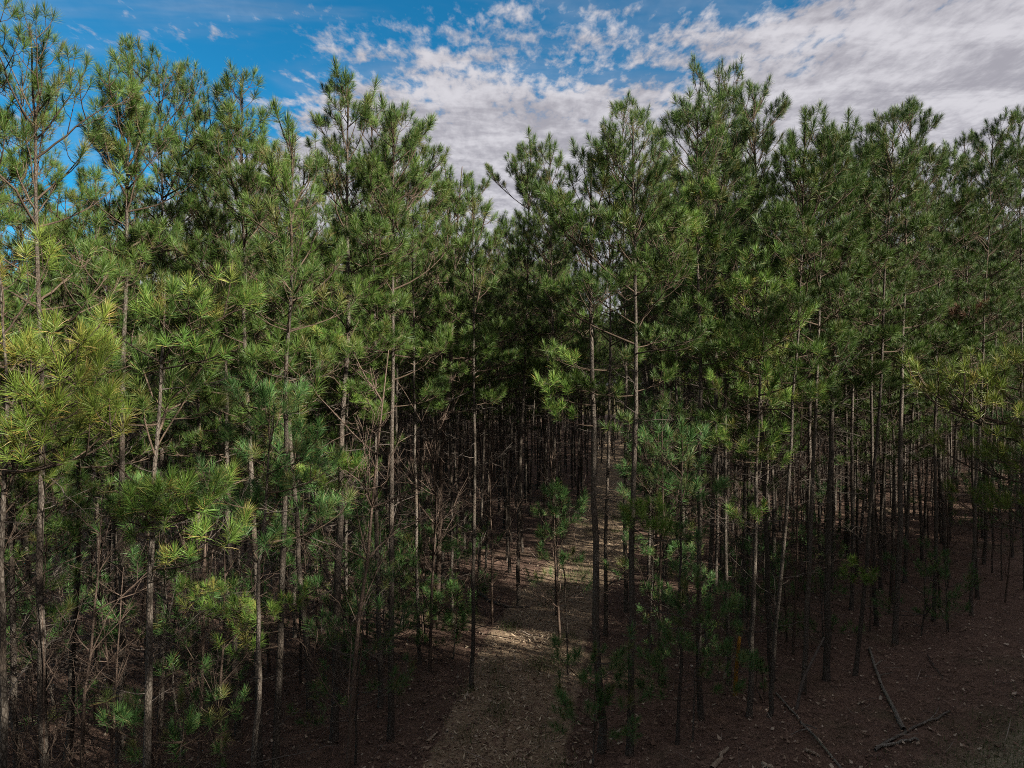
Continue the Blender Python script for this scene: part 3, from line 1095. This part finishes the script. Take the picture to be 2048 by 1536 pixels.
def bare(label, bx, d, top_y, kind, group='leafless hardwoods at the edge', name='leafless_tree'):
    H0, tm, wm = BARE[kind]
    x = (bx - 1024) / F * d
    o = link(name, None)
    o.location = (x, d, float(ground_h(x, d)))
    s_ = (px(bx, top_y, d).z) / H0
    o.scale = (s_, s_, s_)
    o.rotation_euler = (rng.normal(0, .05), rng.normal(0, .05), rng.uniform(0, 6.28))
    link('trunk', tm, o)
    link('twigs', wm, o)['kind'] = 'stuff'
    tag(o, label, 'bare tree', group)
    return o


bare('tall leafless tree with pinkish brown twigs poking up at the sky gap', 868, 18.5, 318, 3)
bare('leafless sapling with pale crooked stem at the lower left border', 150, 9.6, 1010, 1)
bare('leafless twiggy tree at the far left border in the shade', 25, 8.8, 930, 3)
bare('low leafless shrub under the young pine at lower left', 95, 9.2, 1215, 0)
bare('leafless shrub with reddish twigs right of the crooked sapling', 215, 10.4, 1130, 1)
bare('low leafless shrub beneath the low sunlit spray', 420, 10.8, 1330, 2)
bare('grey leafless sapling among trunks in the dark hollow', 860, 15.8, 800, 3)
bare('leafless sapling on the left of the path bend', 985, 19.0, 860, 1)
bare('leafless sapling behind the thick path side pine', 1120, 17.0, 880, 1)
bare('bare sapling between the rough barked pine and the paired trunks', 1320, 15.0, 760, 3)
bare('low leafless shrub in front of the right hand thicket', 1740, 18.2, 1000, 0)
bare('bare grey sapling at the top of the litter slope on the right', 1880, 20.5, 900, 1)
bare('leafless sapling at the right border under the long sunlit branches', 2010, 20.8, 960, 1)
bare('bare sapling in the gloom between the spray and the scaly trunk', 620, 14.5, 1000, 1)
bare('leafless sapling in the gloom left of the bare trunked pine', 735, 16.0, 840, 3)

# shaded undergrowth between the trunks
SAP = []
for k, (H, zb, Lm) in enumerate(((2.6, .5, .8), (3.6, 1.0, .9), (4.6, 1.6, 1.0), (1.7, .3, .6))):
    plan = TreePlan(rng, H, zb, Lm, .06, (rng.normal(0, .15), rng.normal(0, .15)), per=2.6, whorl=.42, dead=6, tops=2, skirt=.8, dead_len=.7)
    tr, wd, nd, de = merged_tree(rng, plan, 56, .185, .0046, True, True)
    SAP.append((make_mesh('trunk', *tr, M['bark']), make_mesh('branches', *join([wd, de]), M['dead_twig']),
                make_mesh('crown', nd[0], nd[1], M['shade_needles'], {'tone': nd[2], 'dry': nd[3]})))


def under(n, x0, x1, d0, d1, kinds, make, label, cat, group, gap=.9):
    c_ = 0
    for _ in range(n * 30):
        d = d0 * (d1 / d0) ** rng.random()
        x = (rng.uniform(x0, x1) - 1024) / F * d
        if d < front_y(x) - .8 or abs(x - path_x(d)) < 1.9 or not try_spot(x, d, gap):
            continue
        o = make(kinds[c_ % len(kinds)])
        s_ = rng.uniform(.8, 1.15)
        o.location = (x, d, float(ground_h(x, d)))
        o.scale = (s_, s_, s_ * rng.uniform(.9, 1.15))
        o.rotation_euler = (rng.normal(0, .05), rng.normal(0, .05), rng.uniform(0, 6.28))
        tag(o, label, cat, group)
        c_ += 1
        if c_ == n:
            break


def make_sap(k):
    o = link('young_pine', None)
    link('trunk', SAP[k][0], o)
    cr = link('crown', SAP[k][2], o)
    link('branches', SAP[k][1], cr)['kind'] = 'stuff'
    return o


def make_bare(k):
    o = link('leafless_tree', None)
    link('trunk', BARE[k][1], o)
    link('twigs', BARE[k][2], o)['kind'] = 'stuff'
    return o


under(20, -40, 760, 9.5, 24, (0, 1, 2, 1, 3), make_sap, 'dim green pine sapling in the shaded undergrowth on the left', 'young tree', 'pine saplings in the left undergrowth')
under(10, 700, 960, 15, 26, (0, 1, 3), make_sap, 'dim green pine sapling in the dark hollow beside the path', 'young tree', 'pine saplings in the hollow')
under(14, 1290, 2020, 14.5, 28, (0, 1, 2, 3), make_sap, 'dim green pine sapling among the right hand trunks', 'young tree', 'pine saplings on the right')
under(30, -60, 800, 9, 24, (0, 1, 2, 3, 1), make_bare, 'leafless twiggy sapling in the shaded undergrowth on the left', 'bare tree', 'leafless saplings in the left undergrowth', .7)
under(16, 760, 1020, 16, 34, (3, 1, 3), make_bare, 'leafless grey sapling in the dark hollow beside the path', 'bare tree', 'leafless saplings in the hollow', .7)
under(22, 1290, 2040, 16, 34, (3, 1, 0), make_bare, 'leafless grey sapling among the right hand trunks', 'bare tree', 'leafless saplings on the right', .7)

# ------------------------------------------------------------------ things lying on the ground
def fallen(label, pts, r0, r1, mat='log_bark', name='fallen_branch', cat='branch', twigs=0, z0=.04):
    """a limb lying through ground points given as photo pixels"""
    P = []
    for (x, y) in pts:
        d = CAM_H * F / (y - 768)
        gx_ = (x - 1024) / F * d
        P.append((gx_, d, float(ground_h(gx_, d)) + z0))
    P = np.array(P)
    f = np.linspace(0, 1, len(P))
    g_ = np.linspace(0, 1, max(9, len(P) * 3))
    Q = np.stack([np.interp(g_, f, P[:, i]) for i in range(3)], 1)
    Q[1:-1] += rng.normal(0, .012, Q[1:-1].shape)
    o = link(name, None)
    o.location = Vector(Q.mean(0))
    Ql = Q - Q.mean(0)
    link('limb', make_mesh('limb', *tube(Ql, np.linspace(r0, r1, len(Q)), 7), M[mat]), o)
    for k in range(twigs):
        i = rng.integers(2, len(Q) - 1)
        ax = norm(Q[-1] - Q[0])
        d_ = norm(ax + rng.normal(0, .7, 3))
        d_[2] = abs(d_[2]) * .5
        l = rng.uniform(.3, .8)
        q = np.array([Ql[i], Ql[i] + d_ * l * .5, Ql[i] + d_ * l + rng.normal(0, .04, 3)])
        link('twig', make_mesh('twig', *tube(q, np.array([r1 * .7, r1 * .5, r1 * .25]), 4), M[mat]), o)
    tag(o, label, cat)
    return o


fallen('straight dark fallen limb pointing away up the litter slope', [(1808, 1462), (1790, 1425), (1762, 1372), (1738, 1305)], .045, .028, twigs=2)
fallen('low fallen limb lying crosswise at the foot of the straight dark one', [(1750, 1496), (1800, 1470), (1850, 1450), (1900, 1425)], .03, .018, twigs=1)
fallen('short pale grey limb lying just in front of the crosswise one', [(1752, 1492), (1790, 1486), (1830, 1480), (1838, 1484)], .03, .02, twigs=0)
fallen('long thin fallen pole running to the bottom edge of view', [(1552, 1385), (1600, 1440), (1650, 1490), (1720, 1575)], .022, .022, twigs=3)
fallen('broken piece of pale wood near the bottom edge right of the young pine', [(1424, 1536), (1440, 1516), (1456, 1497)], .05, .03, 'pale_wood', 'wood_piece', 'wood')
fallen('small stub of grey wood right of the pale broken piece', [(1527, 1530), (1545, 1538)], .04, .04, 'pale_wood', 'wood_piece', 'wood')
fallen('flat pale sliver of wood lying by the long thin pole', [(1612, 1494), (1640, 1508)], .035, .02, 'pale_wood', 'wood_piece', 'wood')
fallen('curved pale fallen branch lying across the left edge of the path', [(950, 1185), (985, 1207), (1020, 1217), (1060, 1214)], .045, .03, 'dead_twig', twigs=3)
fallen('short pale stick at the left edge of the path below the curved branch', [(975, 1296), (993, 1293)], .04, .025, 'pale_wood', 'wood_piece', 'stick')
fallen('slanting pale stick at the bottom left edge of the path', [(855, 1486), (875, 1465)], .03, .015, 'pale_wood', 'wood_piece', 'stick')
fallen('thin twig lying in the middle of the litter slope', [(1855, 1320), (1885, 1365)], .014, .01, 'dead_twig', twigs=1)


def leaning(label, pts, r0, r1, mat, name, cat):
    """a standing or slanting stem through points (pixel x, pixel y, distance)"""
    P = np.array([list(px(*q)) for q in pts])
    P[0][2] = ground_h(P[0][0], P[0][1]) - .05
    f = np.linspace(0, 1, len(P))
    g_ = np.linspace(0, 1, 10)
    Q = np.stack([np.interp(g_, f, P[:, i]) for i in range(3)], 1)
    o = link(name, make_mesh(name, *tube(Q - P[0], np.linspace(r0, r1, 10), 8), M[mat]))
    o.location = Vector(P[0])
    tag(o, label, cat)


leaning('ochre barkless dead stem standing among the shade saplings', [(1470, 1385, 14.7), (1472, 1345, 14.7), (1479, 1275, 14.7)], .05, .035, 'ochre', 'dead_stem', 'stump')
leaning('small slanting broken stem leaning on the thick right hand pine', [(1592, 1412, 14.1), (1605, 1360, 14.3), (1648, 1275, 14.8)], .035, .02, 'dead_twig', 'broken_stem', 'stem')
leaning('jagged pale splinter sticking up beside the ochre dead stem', [(1448, 1352, 15.5), (1455, 1330, 15.5), (1470, 1312, 15.4)], .035, .012, 'pale_wood', 'broken_stem', 'stem')


def scatter(name, n, sampler, size, ratio, mat, label, up=0.0, curl=.3, blade=False):
    """small bent leaves, needles, chips or grass blades strewn over the ground, one object"""
    P = np.array(sampler(n))
    n = len(P)
    z = ground_h(P[:, 0], P[:, 1]) + .025
    a_ = rng.random(n) * 6.283
    ln = size * rng.uniform(.55, 1.4, n)
    if blade:
        lean_ = rng.uniform(.1, .7, n)
        d = np.stack([np.cos(a_) * lean_, np.sin(a_) * lean_, np.ones(n)], 1)
        d = norm(d)
        s = np.stack([-np.sin(a_), np.cos(a_), np.zeros(n)], 1)
        b = np.stack([P[:, 0], P[:, 1], z - .03], 1)
        wv = s * (ln * ratio * .5)[:, None]
        e = b + d * ln[:, None]
        ver = np.stack([b - wv, b + wv, e], 1).reshape(-1, 3)
        tri = (np.arange(n) * 3)[:, None] + [[0, 1, 2]]
        k = 3
    else:
        tilt = rng.normal(0, .28, n)
        d = norm(np.stack([np.cos(a_), np.sin(a_), tilt], 1))
        s = norm(np.stack([-np.sin(a_), np.cos(a_), rng.normal(0, .3, n)], 1))
        b = np.stack([P[:, 0], P[:, 1], z + np.abs(tilt) * ln * .5 + .004], 1)
        wv = s * (ln * ratio * .5)[:, None]
        hl = d * (ln * .5)[:, None]
        up_ = np.array([[0, 0, 1.0]]) * (ln * curl * rng.random(n) * .5)[:, None]
        ver = np.stack([b - hl + up_, b - wv, b + wv, b + hl + up_], 1).reshape(-1, 3)
        tri = np.concatenate([(np.arange(n) * 4)[:, None] + [[0, 1, 2]], (np.arange(n) * 4)[:, None] + [[1, 3, 2]]])
        k = 4
    o = link(name, make_mesh(name, ver, tri, M[mat], {'tone': np.repeat(rng.random(n) ** 1.6, k)}, smooth=False))
    o['kind'] = 'stuff'
    o['label'] = label
    return o


def in_ground(n, dmin=8.5, dmax=40):
    # denser near the camera, as seen
    d = dmin * (dmax / dmin) ** (rng.random(n) ** .9)
    x = rng.uniform(-.8, .8, n) * d
    return np.stack([x, d], 1)


def on_path(n, dmin=9, dmax=60, spread=1.0):
    d = dmin * (dmax / dmin) ** rng.random(n)
    x = np.interp(d, PATH_Y, PATH_X) + rng.normal(0, .62 * spread, n) * np.interp(d, PATH_Y, PATH_W) * 1.1
    return np.stack([x, d], 1)


def on_verge(n):
    q = in_ground(n * 5, 9, 22)
    v_ = (q[:, 0] - 8.0) * .66 - (q[:, 1] - 12.4) + rng.normal(0, .7, len(q))
    return q[v_ > .2][:n]


def path_patches(n):
    c_ = on_path(38, 9.5, 35, .8)
    i = rng.integers(0, len(c_), n)
    return c_[i] + rng.normal(0, .16, (n, 2)) * np.array([1, 1.6])


scatter('fallen_leaves', 17000, in_ground, .075, .62, 'leaf_litter', 'brown fallen leaves strewn over the forest floor', curl=.6)
scatter('large_leaves', 1500, in_ground, .12, .55, 'leaf_litter', 'larger pale leaves lying over the forest floor', curl=.7)
scatter('pine_straw', 42000, in_ground, .17, .04, 'straw', 'reddish fallen pine needles covering the ground', curl=.1)
scatter('fallen_twigs', 1500, in_ground, .55, .022, 'twig_litter', 'thin dead twigs lying over the forest floor', curl=.1)
scatter('wood_chips', 7500, on_path, .10, .26, 'chips', 'pale wood chips and leaves strewn along the path', curl=.3)
scatter('path_straw', 9000, on_path, .15, .05, 'straw', 'fallen needles lying on the path', curl=.1)
scatter('grass', 6000, path_patches, .16, .05, 'grass', 'thin grass tufts growing on the path', blade=True)
scatter('verge_grass', 22000, on_verge, .12, .07, 'grass', 'short sparse grass on the verge of the clearing', blade=True)

print('objects', len(sc.objects), 'tris', sum(len(m_.polygons) for m_ in bpy.data.meshes))
